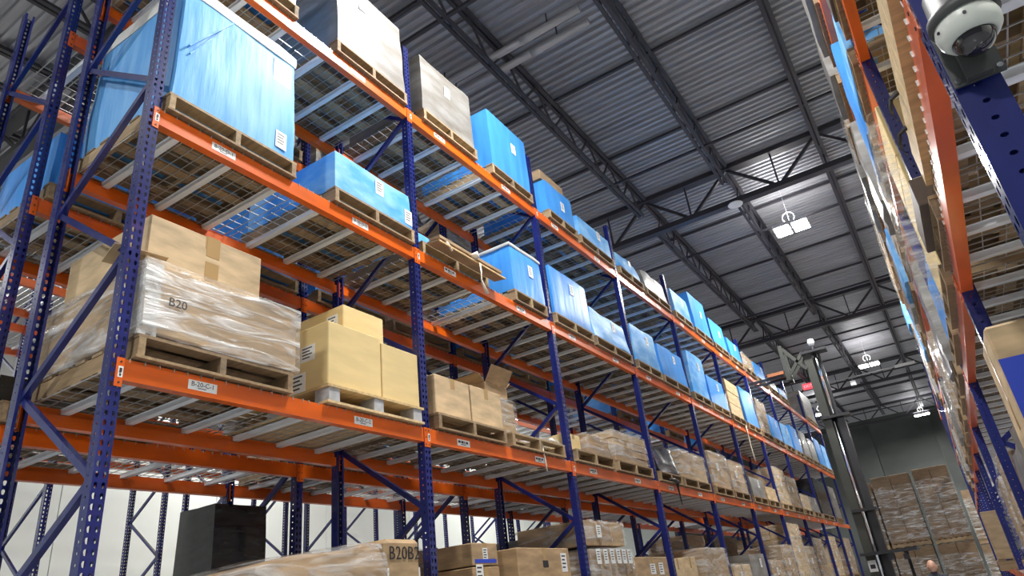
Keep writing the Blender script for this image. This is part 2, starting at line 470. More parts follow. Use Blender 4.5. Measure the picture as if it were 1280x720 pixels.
def conn_mesh():
    b = MB()
    b.box(-.002, .006, -.036, -.001, 0, .157)
    b.box(-.06, .006, -.001, .005, 0, .157)
    for z in (.022, .078, .134): b.tube([(.006, -.018, z), (.0085, -.018, z)], .006, 8, 1)
    return b.mesh('connector', [M['orange'], M['ink']])
CONN_A = conn_mesh()
CONN_B = CONN_A.copy(); CONN_B.transform(Matrix.Scale(-1, 4, (0, 1, 0))); CONN_B.flip_normals()
DW = 1.19; DEP = 1.04
def deck_wire():
    b = MB(); r = .0021
    n = 15
    for i in range(n):
        y = -DW / 2 + .01 + i * (DW - .02) / (n - 1)
        b.box(-DEP + .002, -.002, y - r, y + r, -.006, 0)
        b.box(-.002, .003, y - r, y + r, -.022, 0); b.box(-DEP - .003, -DEP + .002, y - r, y + r, -.022, 0)
    for i in range(10):
        x = -.05 - i * (DEP - .1) / 9
        b.box(x - r, x + r, -DW / 2, DW / 2, .0, .0055)
    return b.mesh('wire_deck', M['wire'])
WDECK = deck_wire()
def channel():
    b = MB()
    w_ = .022
    b.box(-DEP + .04, -.04, -w_, w_, -.040, -.036)
    for s in (-1, 1):
        b.box(-DEP + .04, -.04, s * w_ - .002, s * w_ + .002, -.040, -.008)
        b.box(-DEP + .04, -.04, s * (w_ + .005) - .005, s * (w_ + .005) + .005, -.010, -.007)
    return b.mesh('support_channel', M['galv'])
CHAN = channel()
def label_plate(lines=True):
    b = MB(); b.box(.0002, .0015, -.092, .092, -.028, .028)
    if lines:
        for i, (a, c) in enumerate(((-.078, -.045), (-.035, 0), (.008, .022), (.034, .062))):
            b.box(.0015, .0019, a, c, -.004, .016, 1)
        b.box(.0015, .0019, -.04, .03, -.018, -.011, 1)
    else:
        for k in range(12): b.box(.0015, .0019, -.03 + k * .0045, -.0275 + k * .0045, -.020, -.012, 1)
    return b.mesh('location_label', [M['paper'], M['ink']])
CLAB = MB().box(.0062, .0074, .007, .033, .05, .11).box(.0074, .0078, .013, .027, .078, .10, 1).box(.0074, .0078, .015, .025, .056, .070, 1).mesh('connector_label', [M['paper'], M['ink']])
LAB_B, LAB_T = label_plate(True), label_plate(False)
MIR = Matrix.Scale(-1, 4, (1, 0, 0))
def mirrored(me):
    c = me.copy(); c.transform(MIR); c.flip_normals(); return c
BEAM_M, CA_M, CB_M, POST_M = mirrored(BEAM), mirrored(CONN_A), mirrored(CONN_B), mirrored(POST)

def rack(label, face, sgn, nb, levels, labels_on, post_z=PH, deck=True, skip=()):
    """row of shelving; the face plane is at x=face, the row extends to face - sgn*DEP"""
    t = thing('pallet_rack', label, 'rack', (face, Y0, 0), 'pallet rack rows')
    def X(x): return x * sgn
    up = MB().bar((X(-.06), 0, 2.45), (X(-DEP + .06), 0, 3.08), .034, .04).mesh('brace', M['blue'])
    dn = MB().bar((X(-.06), 0, 2.45), (X(-DEP + .06), 0, 1.81), .034, .04).mesh('brace', M['blue'])
    fr, rr = (POST, POST_M) if sgn > 0 else (POST_M, POST)
    bf, br = (BEAM, BEAM_M) if sgn > 0 else (BEAM_M, BEAM)
    ca, cbm = (CONN_A, CONN_B) if sgn > 0 else (CA_M, CB_M)
    ra, rb = (CA_M, CB_M) if sgn > 0 else (CONN_A, CONN_B)
    for k in range(nb + 1):
        y = k * P
        put('post', fr, t, (0, y, 0)); put('post', rr, t, (X(-DEP), y, 0))
        for n in range(-1, 4):
            put('brace', up, t, (0, y + .004, 1.27 * n)); put('brace', dn, t, (0, y - .004, 1.27 * n))
    for l in levels:
        z = LEV[l]
        for k in range(nb):
            y = k * P
            for side in (0, 1):
                bo = put('beam', (bf, br)[side], t, (X(-DEP) if side else X(-.002), y, z))
                put('connector', (ca, ra)[side], bo, (0, P, 0)); put('connector', (cbm, rb)[side], bo, (0, 0, 0))
                if labels_on and side == 0 and k < 3 and l != 'B':
                    put('connector_label', CLAB, bo, (0, .0, 0))
                if labels_on and side == 0 and k < 9 and l != 'B':
                    for q in (0, 1):
                        yy = .50 + q * 1.30
                        good = (k == 0)
                        lo = put('location_label', LAB_T if good else LAB_B, bo, (0, yy, .096))
                        if good:
                            me = text_mesh('B-20-%s-%d' % (l, q + 1), .040, M['ink']); me.transform(FACE_X)
                            # lettering is joined into its plate so that it stays a sub-part
                            bmx = bmesh.new(); bmx.from_mesh(LAB_T); n0 = len(bmx.faces)
                            me.transform(Matrix.Translation((.0018, 0, .006)))
                            bmx.from_mesh(me); bmx.faces.ensure_lookup_table()
                            for f in bmx.faces[n0:]: f.material_index = 1
                            nm = bpy.data.meshes.new('location_label'); bmx.to_mesh(nm); bmx.free()
                            nm.materials.append(M['paper']); nm.materials.append(M['ink'])
                            lo.data = nm
            if deck:
                for q in (0, 1):
                    yy = y + .039 + .61 + q * 1.222
                    wd_ = put('wire_deck', WDECK, t, (0 if sgn > 0 else DEP, yy, z + BT + .007))
                    for cx in (-.40, 0, .40): put('support_channel', CHAN, wd_, (0, cx, 0))
    return t
R1 = rack('long blue and orange pallet rack row along the left side of the aisle', F1, 1, 10, 'BCDE', True)
R2X = -5.95
R2 = rack('blue and orange pallet rack row directly behind the left front row', R2X, -1, 10, 'BCDE', False)
RR = rack('blue and orange pallet rack row on the right carrying the dome camera', .366, -1, 11, 'BCDE', False)
_th = math.atan(.061 / P)                       # the end frame stands a little into the aisle
for c_ in RR.children:
    if c_.location.y < P - .2:
        dx_, dy_ = c_.location.x, c_.location.y - P
        c_.location.x = dx_ * math.cos(_th) + dy_ * math.sin(_th); c_.location.y = P - dx_ * math.sin(_th) + dy_ * math.cos(_th)
        c_.rotation_euler.z = -_th
_p = [c for c in RR.children if c.name.startswith('post')][0]
_p.scale = (1.36, 1.2, 1)
R3 = rack('third pallet rack row from the aisle, standing in front of the white wall', -9.45, 1, 7, 'DE', False)
R4 = rack('fourth pallet rack row from the aisle, nearest to the white wall', -12.05, -1, 7, 'DE', False)

# ------------------------------------------------------------------ pallets
def pallet_parts(dx, dy, full, wood):
    """pallet with deck boards along Y? stringers along X (depth); local origin centre bottom"""
    parts = []
    hgt = .135
    if wood == 'block':
        b = MB().box(-dx / 2, dx / 2, -dy / 2, dy / 2, hgt - .018, hgt).mesh('top_sheet', M['pale_wood'])
        parts.append(('top_sheet', b, (0, 0, 0)))
        bl = MB().box(-.07, .07, -.05, .05, .018, hgt - .018).mesh('block', M['greyblock'])
        for i in (-1, 0, 1):
            for j in (-1, 0, 1): parts.append(('block', bl, (i * (dx / 2 - .08), j * (dy / 2 - .07), 0)))
        bs = MB().box(-dx / 2, dx / 2, -dy / 2, dy / 2, 0, .018).mesh('bottom_sheet', M['pale_wood'])
        parts.append(('bottom_sheet', bs, (0, 0, 0)))
        return parts
    tb = MB().box(-.05, .05, -dy / 2, dy / 2, hgt - .018, hgt)
    s_ = MB().box(-dx / 2, dx / 2, -.02, .02, .016, hgt - .018)
    bb_ = MB().box(-.05, .05, -dy / 2, dy / 2, 0, .016)
    if full:
        tbm, sm, bbm = (tb.mesh('top_board', M['wood']), s_.mesh('stringer', M['wood']), bb_.mesh('bottom_board', M['wood']))
        for i in range(7): parts.append(('top_board', tbm, (-dx / 2 + .05 + i * (dx - .1) / 6, 0, 0)))
        for j in (-1, 0, 1): parts.append(('stringer', sm, (0, j * (dy / 2 - .025), 0)))
        for i in range(5): parts.append(('bottom_board', bbm, (-dx / 2 + .05 + i * (dx - .1) / 4, 0, 0)))
        return parts
    b = MB()
    for i in range(7):
        x = -dx / 2 + .05 + i * (dx - .1) / 6; b.box(x - .05, x + .05, -dy / 2, dy / 2, hgt - .018, hgt)
    for j in (-1, 0, 1):
        y = j * (dy / 2 - .025); b.box(-dx / 2, dx / 2, y - .02, y + .02, .016, hgt - .018)
    for i in range(5):
        x = -dx / 2 + .05 + i * (dx - .1) / 4; b.box(x - .05, x + .05, -dy / 2, dy / 2, 0, .016)
    return b.mesh('wooden_pallet', M['wood'])
PCACHE = {}
def pallet(label, x, y, z, dx, dy, full=True, wood='wood'):
    key = (round(dx, 2), round(dy, 2), full, wood)
    if key not in PCACHE: PCACHE[key] = pallet_parts(dx, dy, full, wood)
    p = PCACHE[key]
    if isinstance(p, list):
        t = thing('wooden_pallet', label, 'pallet', (x, y, z), 'wooden pallets')
        for n, me, l in p: put(n, me, t, l)
        return t
    return tag(put('wooden_pallet', p, None, (x, y, z)), label, 'pallet', 'wooden pallets')
PH_ = .135

# ------------------------------------------------------------------ loads
ORD = ['first', 'second', 'third', 'fourth', 'fifth', 'sixth', 'seventh', 'eighth', 'ninth', 'tenth', 'eleventh']
LEVW = dict(B='bottom level', C='second level', D='third level', E='top level')
def where(row, l, y, xtra=''):
    b = int((y - Y0) // P); q = ((y - Y0) / P - b)
    side = 'near half' if q < .5 else 'far half'
    return '%s of %s bay, %s, %s' % (side, ORD[max(0, min(10, b))], LEVW[l], row)

from mathutils.bvhtree import BVHTree
def surf(parent, y, z, sgn):
    best = None
    for ch in parent.children:
        if ch.type != 'MESH' or ch.name.split('.')[0] not in ('film_wrap', 'stretch_film', 'top_sheet', 'body'): continue
        me = ch.data
        tr = BVHTree.FromPolygons([v.co + ch.location for v in me.vertices], [p.vertices[:] for p in me.polygons])
        for yy in (-.04, 0, .04):
            h = tr.ray_cast(Vector((sgn * 3, y + yy, z)), Vector((-sgn, 0, 0)))
            if h[0] is not None and (best is None or h[0].x * sgn > best * sgn): best = h[0].x
    return best
def note(parent, x, y, z, sx=.10, sz=.14, sgn=1):
    h = surf(parent, y, z, sgn)
    if h is not None: x = h + sgn * .003
    b = MB().box(0, .003, -sx / 2, sx / 2, -sz / 2, sz / 2)
    for i in range(4): b.box(.003, .0035, -sx * .35, sx * (.3 - .1 * (i % 2)), sz * (.28 - i * .17), sz * (.34 - i * .17), 1)
    me = b.mesh('paper_label', [M['paper'], M['ink']])
    if sgn < 0: me = mirrored(me)
    return put('paper_label', me, parent, (x, y, z))

KIND = dict(azure=('azurewrap', 'bright blue film-wrapped load', 'blue film-wrapped loads'), blue=('bluewrap', 'blue film-wrapped load', 'blue film-wrapped loads'), sky=('skywrap', 'pale blue film-wrapped load', 'pale blue film-wrapped loads'),
            grey=('greywrap', 'silvery white film-wrapped load', 'silvery film-wrapped loads'), black=('blackwrap', 'black film-wrapped load', 'black film-wrapped loads'))
def wrapped(kind, xf, y0, y1, z0, z1, wh, dep=1.08, sgn=1, lab=None, papers=((.62, .72),), top=None, amp=.014, taper=.03, lean=(0, 0), note_s=1, detail=1, extra='', drape=.05):
    """solid wrapped load; xf = aisle side face, runs away from the aisle by dep"""
    mk, words, grp = KIND[kind]
    dy = y1 - y0; dz = z1 - z0
    cx = xf - sgn * dep / 2; cy = (y0 + y1) / 2
    t = thing('wrapped_load', (lab or (extra + words + ', ' + wh)), 'wrapped load', (cx, cy, z0), grp, random.uniform(-.012, .012))
    n = (10, 12, 10) if detail else (4, 4, 4)
    bm = wobbly_box(dep, dy, dz, amp, n, .005, taper, lean, seed=random.random() * 9, r=.014)
    put('film_wrap', bm_mesh(bm, 'film_wrap', M[mk]), t)
    if detail:
        if top:
            bt = wobbly_box(dep * (1 - taper) + .035, dy * (1 - taper) + .035, drape, .01, (5, 5, 2), 0, 0, (0, 0), seed=random.random())
            put('top_sheet', bm_mesh(bt, 'top_sheet', M[top]), t, (lean[0], lean[1], dz - drape + .025))
    for (u, v) in papers:
        zz = dz * v
        note(t, sgn * (dep / 2 * (1 - taper * v) + .026 + amp), -dy / 2 + dy * u + lean[1] * v, zz, .10 * note_s, .15 * note_s, sgn)
    return t

def film_shell(x, y, z, mt='film', amp=.012, n=(6, 6, 6), taper=0., bulge=.01):
    return bm_mesh(wobbly_box(x, y, z, amp, n, bulge, taper, seed=random.random() * 9, r=.035), 'stretch_film', M[mt])

def carton_load(xf, y0, y1, z0, z1, wh, ny, nz, dep=1.0, sgn=1, mt='card', lab=None, nx=2, film_=True, notes=True, loose=.008, taper=0., extra='', words='clear-wrapped load of brown cartons', group='clear-wrapped carton loads'):
    """cartons wrapped together: one thing, each carton a part"""
    dy = y1 - y0; dz = z1 - z0
    cx = xf - sgn * dep / 2; cy = (y0 + y1) / 2
    t = thing('wrapped_load', lab or (extra + words + ', ' + wh), 'wrapped load', (cx, cy, z0), group)
    sx, sy, sz = dep / nx, dy / ny, dz / nz
    me = carton_mesh(sx - .006, sy - .006, sz - .003, M[mt])
    for a in range(nx):
        for b in range(ny):
            for c in range(nz):
                if 0 < a < nx - 1 and 0 < b < ny - 1: continue
                put('carton', me, t, (-dep / 2 + sx * (a + .5) + random.uniform(-loose, loose), -dy / 2 + sy * (b + .5) + random.uniform(-loose, loose) * .5, sz * c))
    if film_:
        put('stretch_film', film_shell(dep + .05, dy + .04, dz + .02), t, (0, 0, .0))
    if notes:
        note(t, sgn * (dep / 2 + .03), -dy * .22, dz * .55, .11, .13, sgn)
    return t

def carton(label, x, y, z, sx, sy, sz, mt='card', rz=0, group='cardboard boxes', tape='x', notes=(), sgn=1, flaps=False, bev=.006):
    """one cardboard box, origin at the middle of its base"""
    t = thing('carton', label, 'box', (x, y, z), group, rz)
    put('body', carton_mesh(sx, sy, sz, M[mt], bev, 'body'), t)
    if tape:
        b = MB()
        b.box(-sx / 2 + .01, sx / 2 + .001, -.03, .03, sz, sz + .001)
        for s in (-1, 1): b.box(s * sx / 2 - .001, s * sx / 2 + .001, -.03, .03, sz * .72, sz + .0005)
        put('tape', b.mesh('tape', M['tape']), t)
    if flaps:
        for s in (-1, 1):
            put('flap', MB().bar((0, s * sy / 2, sz), (0, s * (sy / 2 + sy * .22), sz + sy * .18), sx - .02, .006, (0, 0, 1)).mesh('flap', M[mt]), t)
            put('flap', MB().bar((s * sx / 2, 0, sz), (s * (sx / 2 + .1), 0, sz + .16), sy - .02, .006, (0, 0, 1)).mesh('flap', M[mt]), t)
    for (face, u, v, a, c) in notes:
        b = MB()
        if face == 'x': b.box(sx / 2 * sgn, sx / 2 * sgn + .002 * sgn, u - a / 2, u + a / 2, v - c / 2, v + c / 2); [b.box(sx / 2 * sgn + .002 * sgn, sx / 2 * sgn + .0026 * sgn, u - a * .38, u + a * (.3 - .15 * (q % 2)), v + c * (.30 - q * .2), v + c * (.38 - q * .2), 1) for q in range(4)]
        else: b.box(u - a / 2, u + a / 2, -sy / 2 - .002, -sy / 2, v - c / 2, v + c / 2); [b.box(u - a * .38, u + a * (.3 - .15 * (q % 2)), -sy / 2 - .0026, -sy / 2 - .002, v + c * (.30 - q * .2), v + c * (.38 - q * .2), 1) for q in range(4)]
        put('paper_label', b.mesh('paper_label', [M['paper'], M['ink']]), t)
    return t

XF = F1 + .035            # aisle-side face of loads on the left row
PD = 1.16                 # pallet depth
L1 = 'left rack'
def pal1(l, y0, y1, txt, full=True, wood='wood', dx=PD, xf=None, row=L1, sgn=1):
    xf = XF if xf is None else xf
    return pallet('%s pallet under %s' % ('grey-block wooden' if wood == 'block' else 'wooden', txt), xf - sgn * dx / 2, (y0 + y1) / 2, ztop({'B': 'B', 'C': 'C', 'D': 'D', 'E': 'E'}[l]) + .013, dx, y1 - y0, full, wood)
def zl(l): return ztop(l) + .013 + PH_ + .002

def std(l, y0, y1, z1, kind, full=True, **kw):
    """a wrapped load on its pallet, left row"""
    wh = where(L1, l, (y0 + y1) / 2)
    pal1(l, y0, y1, 'load, ' + wh, full)
    kw.setdefault('detail', 1 if full else 0)
    return wrapped(kind, XF - .012, y0 + .012, y1 - .012, zl(l), z1, wh, **kw)
def stdc(l, y0, y1, z1, ny, nz, full=True, **kw):
    wh = where(L1, l, (y0 + y1) / 2)
    pal1(l, y0, y1, 'cartons, ' + wh, full)
    return carton_load(XF - .02, y0 + .02, y1 - .02, zl(l), z1, wh, ny, nz, **kw)

# --- top level, left row
std('E', 1.84, 2.84, 7.25, 'blue')
std('E', 3.28, 4.24, 7.42, 'grey', papers=((.36, .8),), lab='large silvery wrapped load with lamp glare, far half of first bay, top level')
std('E', 4.50, 5.47, 7.30, 'grey', papers=((.5, .68),), lab='silvery wrapped load with dark side, near half of second bay, top level')
std('E', 5.78, 6.72, 7.36, 'blue', papers=((.62, .62),), taper=.0, amp=.006, lab='tall smooth bright blue load, far half of second bay, top level')
std('E', 7.15, 7.98, 7.02, 'blue', papers=((.55, .45),), lab='blue load with a brown carton on top, near half of third bay, top level')
carton('brown carton lying on the blue load in third bay, top level', XF - .5, 7.52, 7.055, .85, .68, .16, 'card')
std('E', 8.08, 9.22, 6.86, 'sky', lab='low pale blue load below a small carton, far half of third bay, top level')
carton('small brown carton on the low pale blue load, third bay, top level', XF - .45, 8.45, 6.885, .5, .45, .14, 'card')
std('E', 9.45, 10.45, 6.85, 'sky', True, amp=.03, taper=.12)
std('E', 10.58, 11.75, 6.93, 'grey', True, amp=.035, taper=.1, extra='lumpy ')
std('E', 12.02, 13.02, 7.0, 'sky', False)
std('E', 13.22, 14.32, 7.33, 'blue', False, papers=((.6, .55),), extra='tall ')
std('E', 14.50, 15.55, 7.12, 'blue', False, papers=((.6, .55),))
std('E', 15.75, 16.80, 6.98, 'blue', False)
stdc('E', 17.0, 18.0, 6.9, 2, 2, False, notes=False)
std('E', 18.2, 19.3, 6.95, 'blue', False, amp=.03)
std('E', 19.6, 20.6, 6.75, 'grey', False)
std('E', 20.8, 21.8, 6.75, 'sky', False)
std('E', 24.6, 26.5, 7.42, 'grey', False, lab='wide tall pale wrapped load at the far end, top level, left rack', papers=())

# --- third level, left row
t = std('D', 1.84, 2.87, 5.93, 'azure', papers=((.86, .13),), top='whitecap', taper=.03, drape=.12, lab='largest blue wrapped load with pale cover sheet, near half of first bay, third level')
note(t, .553, .36, .80, .17, .22)
h = (surf(t, -.35, .5, 1) or .58)
put('film_fold', MB().bar((h + .002, -.44, .45), (h - .004, -.12, .93), .012, .05, (1, 0, 0)).bar((h + .001, -.42, .40), (h - .003, -.16, .86), .010, .02, (1, 0, 0)).mesh('film_fold', M['skywrap']), t)
std('D', 3.26, 4.24, 5.27, 'sky', papers=((.55, .66), (.94, .3)), lab='wide blue load with handwriting on its side, far half of first bay, third level')
put_text('1091', .13, bpy.data.objects[-1] if False else [o for o in COL.objects if o.get('label', '').startswith('wide blue load')][0], (-.05, -.505, .36), FACE_NY, 'blueink', 'handwriting')
# flattened tray in front, low blue load behind it
wh = where(L1, 'D', 4.98)
pal1('D', 4.42, 5.52, 'low blue load behind the flattened carton, second bay', xf=XF - .06)
wrapped('sky', XF - .14, 4.44, 5.5, zl('D'), 5.04, wh, dep=.95, papers=((.72, .8),), lab='low pale blue load behind the flattened carton, second bay, third level', taper=.02)
t = thing('flattened_carton', 'flattened brown carton overhanging the beam, near half of second bay, third level', 'carton', (XF + .035, 4.98, ztop('D') + .095))
put('sheet', MB().bar((-.04, 0, 0), (.10, 0, -.02), 1.12, .02).bar((-.04, 0, .05), (.085, 0, .045), 1.05, .03).mesh('sheet', M['card']), t)
put('edge_strip', MB().bar((.102, -.56, -.026), (.102, .56, -.026), .012, .014).mesh('edge_strip', M['pale_wood']), t)
t = tag(put('hanging_strap', MB().tube([(0, -.36, .12), (.03, -.34, .06), (.045, -.31, .0)], .012, 6).tube([(0.01, .05, .10), (.05, .08, .11), (.05, .1, .07)], [.02, .045, .03], 8)
        .tube([(.05, .14, .04), (.06, .14, -.06), (.055, .13, -.15), (.06, .16, -.22), (.055, .22, -.27)], [.008, .009, .010, .016, .02], 6).mesh('hanging_strap', M['strap'], True),
        None, (XF + .095, 4.92, ztop('D') + .03)), 'white strap knotted on the beam and hanging down, second bay, third level', 'strap')
std('D', 5.95, 6.68, 5.48, 'blue', papers=((.6, .62),), taper=.02, top='whitecap', lab='blue load with white cover sheet, far half of second bay, third level')
std('D', 6.88, 7.92, 5.56, 'blue', papers=((.55, .72),), taper=.0, amp=.006, lab='squared smooth blue load beside third post, near half of third bay, third level')
std('D', 8.0, 9.22, 5.34, 'sky', amp=.03, taper=.08, extra='crumpled ')
std('D', 9.42, 10.42, 5.5, 'sky', True)
std('D', 10.52, 11.75, 5.46, 'blue', True, amp=.02)
std('D', 12.02, 13.0, 5.75, 'sky', False, extra='sloping ', lean=(0, .12))
std('D', 13.15, 14.25, 5.48, 'blue', False)
stdc('D', 14.5, 15.5, 5.68, 1, 3, False, mt='tan', notes=False, film_=False, words='bare stack of tan cartons', group='bare tan carton stacks')
std('D', 15.7, 16.8, 5.76, 'blue', False)
stdc('D', 17.0, 18.0, 5.72, 2, 3, False, notes=False)
std('D', 18.2, 19.3, 5.5, 'blue', False)
std('D', 19.55, 20.55, 5.5, 'sky', False)
std('D', 20.75, 21.8, 5.62, 'blue', False)
std('D', 22.1, 23.1, 5.66, 'grey', False)
std('D', 23.3, 24.3, 5.58, 'grey', False)
std('D', 24.6, 25.6, 5.76, 'blue', False)
std('D', 25.75, 26.75, 5.7, 'sky', False)

# --- second level, left row
wh = where(L1, 'C', 2.35)
pal1('C', 1.85, 2.90, 'long brown box wrapped in clear film, first bay')
t = thing('wrapped_load', 'long brown box wrapped in shiny clear film beside the first post, second level', 'wrapped load', (XF - .60, 2.40, zl('C')))
put('carton', carton_mesh(1.15, 1.07, .42, M['card']), t, (0, 0, .03))
put('support_plank', MB().box(-.55, .55, -.5, .5, 0, .03).mesh('support_plank', M['brown']), t)
put('stretch_film', bm_mesh(wobbly_box(1.21, 1.11, .47, .014, (10, 10, 8), .008, -.0, seed=3.3, r=.02), 'stretch_film', M['film3']), t, (0, 0, 0))
put('edge_sleeve', MB().box(.58, .59, -.553, -.45, .0, .45).box(.45, .59, -.563, -.553, .0, .45).mesh('edge_sleeve', M['film2']), t)
put_text('B20', .075, t, (.618, -.36, .22), FACE_X, 'ink', 'handwriting')
t = carton('big open tan carton with torn flaps standing on the film-wrapped box, first bay', XF - .58, 2.30, zl('C') + .50, .9, .80, .33, 'tan', notes=())
put('tape', MB().box(.45, .452, -.02, .075, .02, .15).box(.45, .452, -.02, .075, .19, .335).mesh('tape', M['tape']), t)
put('flap', MB().bar((.1, -.40, .0), (.52, -.40, -.02), .02, .006).bar((.28, -.40, .02), (.46, -.43, .06), .30, .006).mesh('flap', M['card']), t)
put('flap', MB().bar((-.2, .12, .34), (-.2, .30, .42), .34, .006).mesh('flap', M['brown']), t)
# straw-coloured boxes on the grey-block pallet
pal1('C', 3.20, 4.235, 'three straw-coloured cartons, first bay', True, 'block')
zz = zl('C')
GB = 'straw-coloured cartons in the first bay'
carton('wide straw carton with white labels, lower near one of three, first bay, second level', XF - .56, 3.52, zz, 1.02, .55, .50, 'straw', group=GB, tape=None, notes=(('y', .20, .09, .16, .15), ('y', .30, .30, .15, .12), ('y', -.02, .18, .14, .10)))
carton('straw carton, lower far one of three, first bay, second level', XF - .56, 4.025, zz, 1.02, .44, .47, 'straw', group=GB, tape=None)
carton('straw carton with white label, topmost of three, first bay, second level', XF - .60, 3.78, zz + .502, .78, .46, .28, 'straw', group=GB, tape=None, notes=(('y', .27, .15, .12, .13),))
# second bay
pal1('C', 4.42, 5.46, 'two tan cartons, second bay')
carton('tan carton with black strap, nearer of two side by side, second bay, second level', XF - .45, 4.68, zl('C'), .85, .50, .345, 'tan', notes=())
carton('tan carton, farther of two side by side, second bay, second level', XF - .45, 5.20, zl('C'), .85, .50, .35, 'tan')
pal1('C', 5.56, 6.62, 'loose film and leaning cartons, second bay')
carton_load(XF - .28, 5.66, 6.12, zl('C'), 3.66, '', 1, 2, dep=.7, lab='small film-wrapped carton stack behind the two tan cartons, second bay, second level', notes=False)
carton('dark open carton on top of the small wrapped stack, second bay, second level', XF - .55, 5.86, 3.70, .46, .42, .13, 'card', flaps=True)
t = thing('loose_film', 'loose clear film bundle lying over a pallet, far half of second bay, second level', 'plastic film', (XF - .28, 6.40, zl('C')))
put('sheet', bm_mesh(wobbly_box(.55, .40, .07, .03, (8, 8, 3), .02, .2, seed=5.), 'sheet', M['film2']), t)
t = tag(put('hanging_strap', MB().tube([(0, 0, .10), (.01, 0, -.02), (.012, .01, -.12), (.01, .02, -.19)], .008, 6).mesh('hanging_strap', M['strap'], True), None, (F1 + .006, 6.17, ztop('C') + .02)), 'short white strap hanging over the beam, far half of second bay, second level', 'strap')
pal1('C', 6.88, 7.9, 'low straw carton, third bay')
carton('low straw carton beside the third post, third bay, second level', XF - .5, 7.05, zl('C'), .8, .33, .20, 'straw')
carton_load(XF - .05, 7.30, 7.92, zl('C'), 3.46, '', 1, 2, dep=.95, lab='stack of two flat brown cartons in film, near half of third bay, second level', notes=False, film_=True)
pal1('C', 8.0, 9.15, 'tilting wrapped cartons, third bay')
carton_load(XF - .03, 8.02, 9.1, zl('C'), 3.60, '', 2, 4, dep=.95, lab='tall tilting stack of film-wrapped cartons, far half of third bay, second level', notes=False)
std('C', 9.42, 10.32, 3.62, 'black', True, papers=(), taper=.15, amp=.04, lab='dark crumpled black-wrapped load, near half of fourth bay, second level')
stdc('C', 10.42, 11.7, 3.64, 2, 2, True, notes=False)
stdc('C', 12.0, 13.05, 3.82, 2, 2, False)
stdc('C', 13.15, 14.2, 3.78, 2, 3, False)
std('C', 14.5, 15.6, 3.60, 'grey', False, extra='white ')
stdc('C', 15.75, 16.7, 3.5, 2, 2, False, mt='tan', notes=False, film_=False, words='bare tan carton stack', group='bare tan carton stacks')
stdc('C', 17.0, 18.1, 4.05, 2, 3, False, mt='tan')
stdc('C', 18.2, 19.3, 3.95, 1, 3, False)
stdc('C', 19.6, 20.6, 3.6, 2, 2, False, mt='tan', notes=False)
std('C', 20.8, 21.8, 3.62, 'grey', False)
std('C', 22.1, 24.0, 4.25, 'black', False, lab='wide dark load at the far end, second level, left rack', papers=())
std('C', 24.7, 25.7, 4.2, 'grey', False, extra='narrow ')

t = tag(put('hanging_strap', MB().tube([(-.02, 0, .03), (.006, 0, .0), (.01, .01, -.25), (.012, -.02, -.48), (.012, .03, -.66), (.01, .06, -.78)], [.012, .02, .016, .012, .016, .008], 6).mesh('hanging_strap', M['strap'], True), None, (F1 + .02, 15.35, ztop('D') + .01)), 'long pale string of torn film hanging from the third level, sixth bay', 'strap')
t = tag(put('hanging_strap', MB().tube([(-.02, -.15, .05), (.02, -.05, .04), (.03, .05, .02), (.008, .08, -.05), (.012, .1, -.3)], [.02, .03, .03, .016, .006], 6).mesh('hanging_strap', M['blackstrap'], True), None, (F1 + .03, 9.95, ztop('C') + .01)), 'black torn strap hanging over the beam, near half of fourth bay, second level', 'strap')

# --- bottom level in view, left row
zb = zl('B')
pal1('B', 2.75, 4.22, 'long brown paper-wrapped bundle, first bay', True)
t = thing('wrapped_load', 'long brown film-wrapped bundle with handwritten code, far half of first bay, bottom level', 'wrapped load', (XF - .45, 3.40, zb))
bmx = wobbly_box(.85, 1.40, .62, .02, (8, 12, 6), .02, 0, seed=2.2, r=.06)
for v in bmx.verts:
    u = (v.co.y + .70) / 1.40
    if v.co.z > .2: v.co.z *= (.74 + .28 * min(1, max(0, u) ** .6))
put('body', bm_mesh(bmx, 'body', M['card']), t)
bmx = wobbly_box(.88, 1.43, .64, .025, (8, 12, 6), .02, 0, seed=2.9, r=.06)
for v in bmx.verts:
    u = (v.co.y + .70) / 1.40
    if v.co.z > .2: v.co.z *= (.74 + .28 * min(1, max(0, u) ** .6))
put('stretch_film', bm_mesh(bmx, 'stretch_film', M['film']), t, (0, -.03, 0))
put('end_carton', carton_mesh(.5, .36, .62, M['card'], .03), t, (.22, .50, .02))
put_text('B20B2', .125, t, (.475, .50, .54), FACE_X, 'ink', 'handwriting')
note(t, .474, .50, .40, .34, .10)
def bstack(y0, y1, z1, ny, nz, lab, mt='card', dep=.9, x=None, film_=True, notes=True, full=True):
    pal1('B', y0, y1, 'cartons, ' + where(L1, 'B', (y0 + y1) / 2), full)
    return carton_load((XF - .02) if x is None else x, y0 + .01, y1 - .01, zb, z1, '', ny, nz, dep=dep, mt=mt, lab=lab, film_=film_, notes=notes)
pal1('B', 4.42, 5.36, 'two small cartons with blue tape, second bay')
carton('brown carton with blue tape, lower of two, second bay, bottom level', XF - .38, 5.15, zb, .45, .40, .46, 'card', notes=(('x', -.1, .40, .10, .16),))
t = carton('brown carton with white label, upper of two, second bay, bottom level', XF - .38, 5.15, zb + .472, .45, .38, .18, 'card', notes=(('x', 0, .09, .07, .10),))
put('blue_tape', MB().box(.226, .228, -.16, .16, .02, .05).mesh('blue_tape', M['blueink']), t)
pal1('B', 5.42, 6.62, 'large plain carton with small print, second bay')
t = carton('large plain brown carton with small black print, far half of second bay, bottom level', XF - .35, 5.93, zb, .66, .96, .60, 'card', notes=(('x', .36, .47, .11, .17),))
put('print', MB().box(.331, .332, -.05, .05, .43, .49).mesh('print', M['ink']), t)
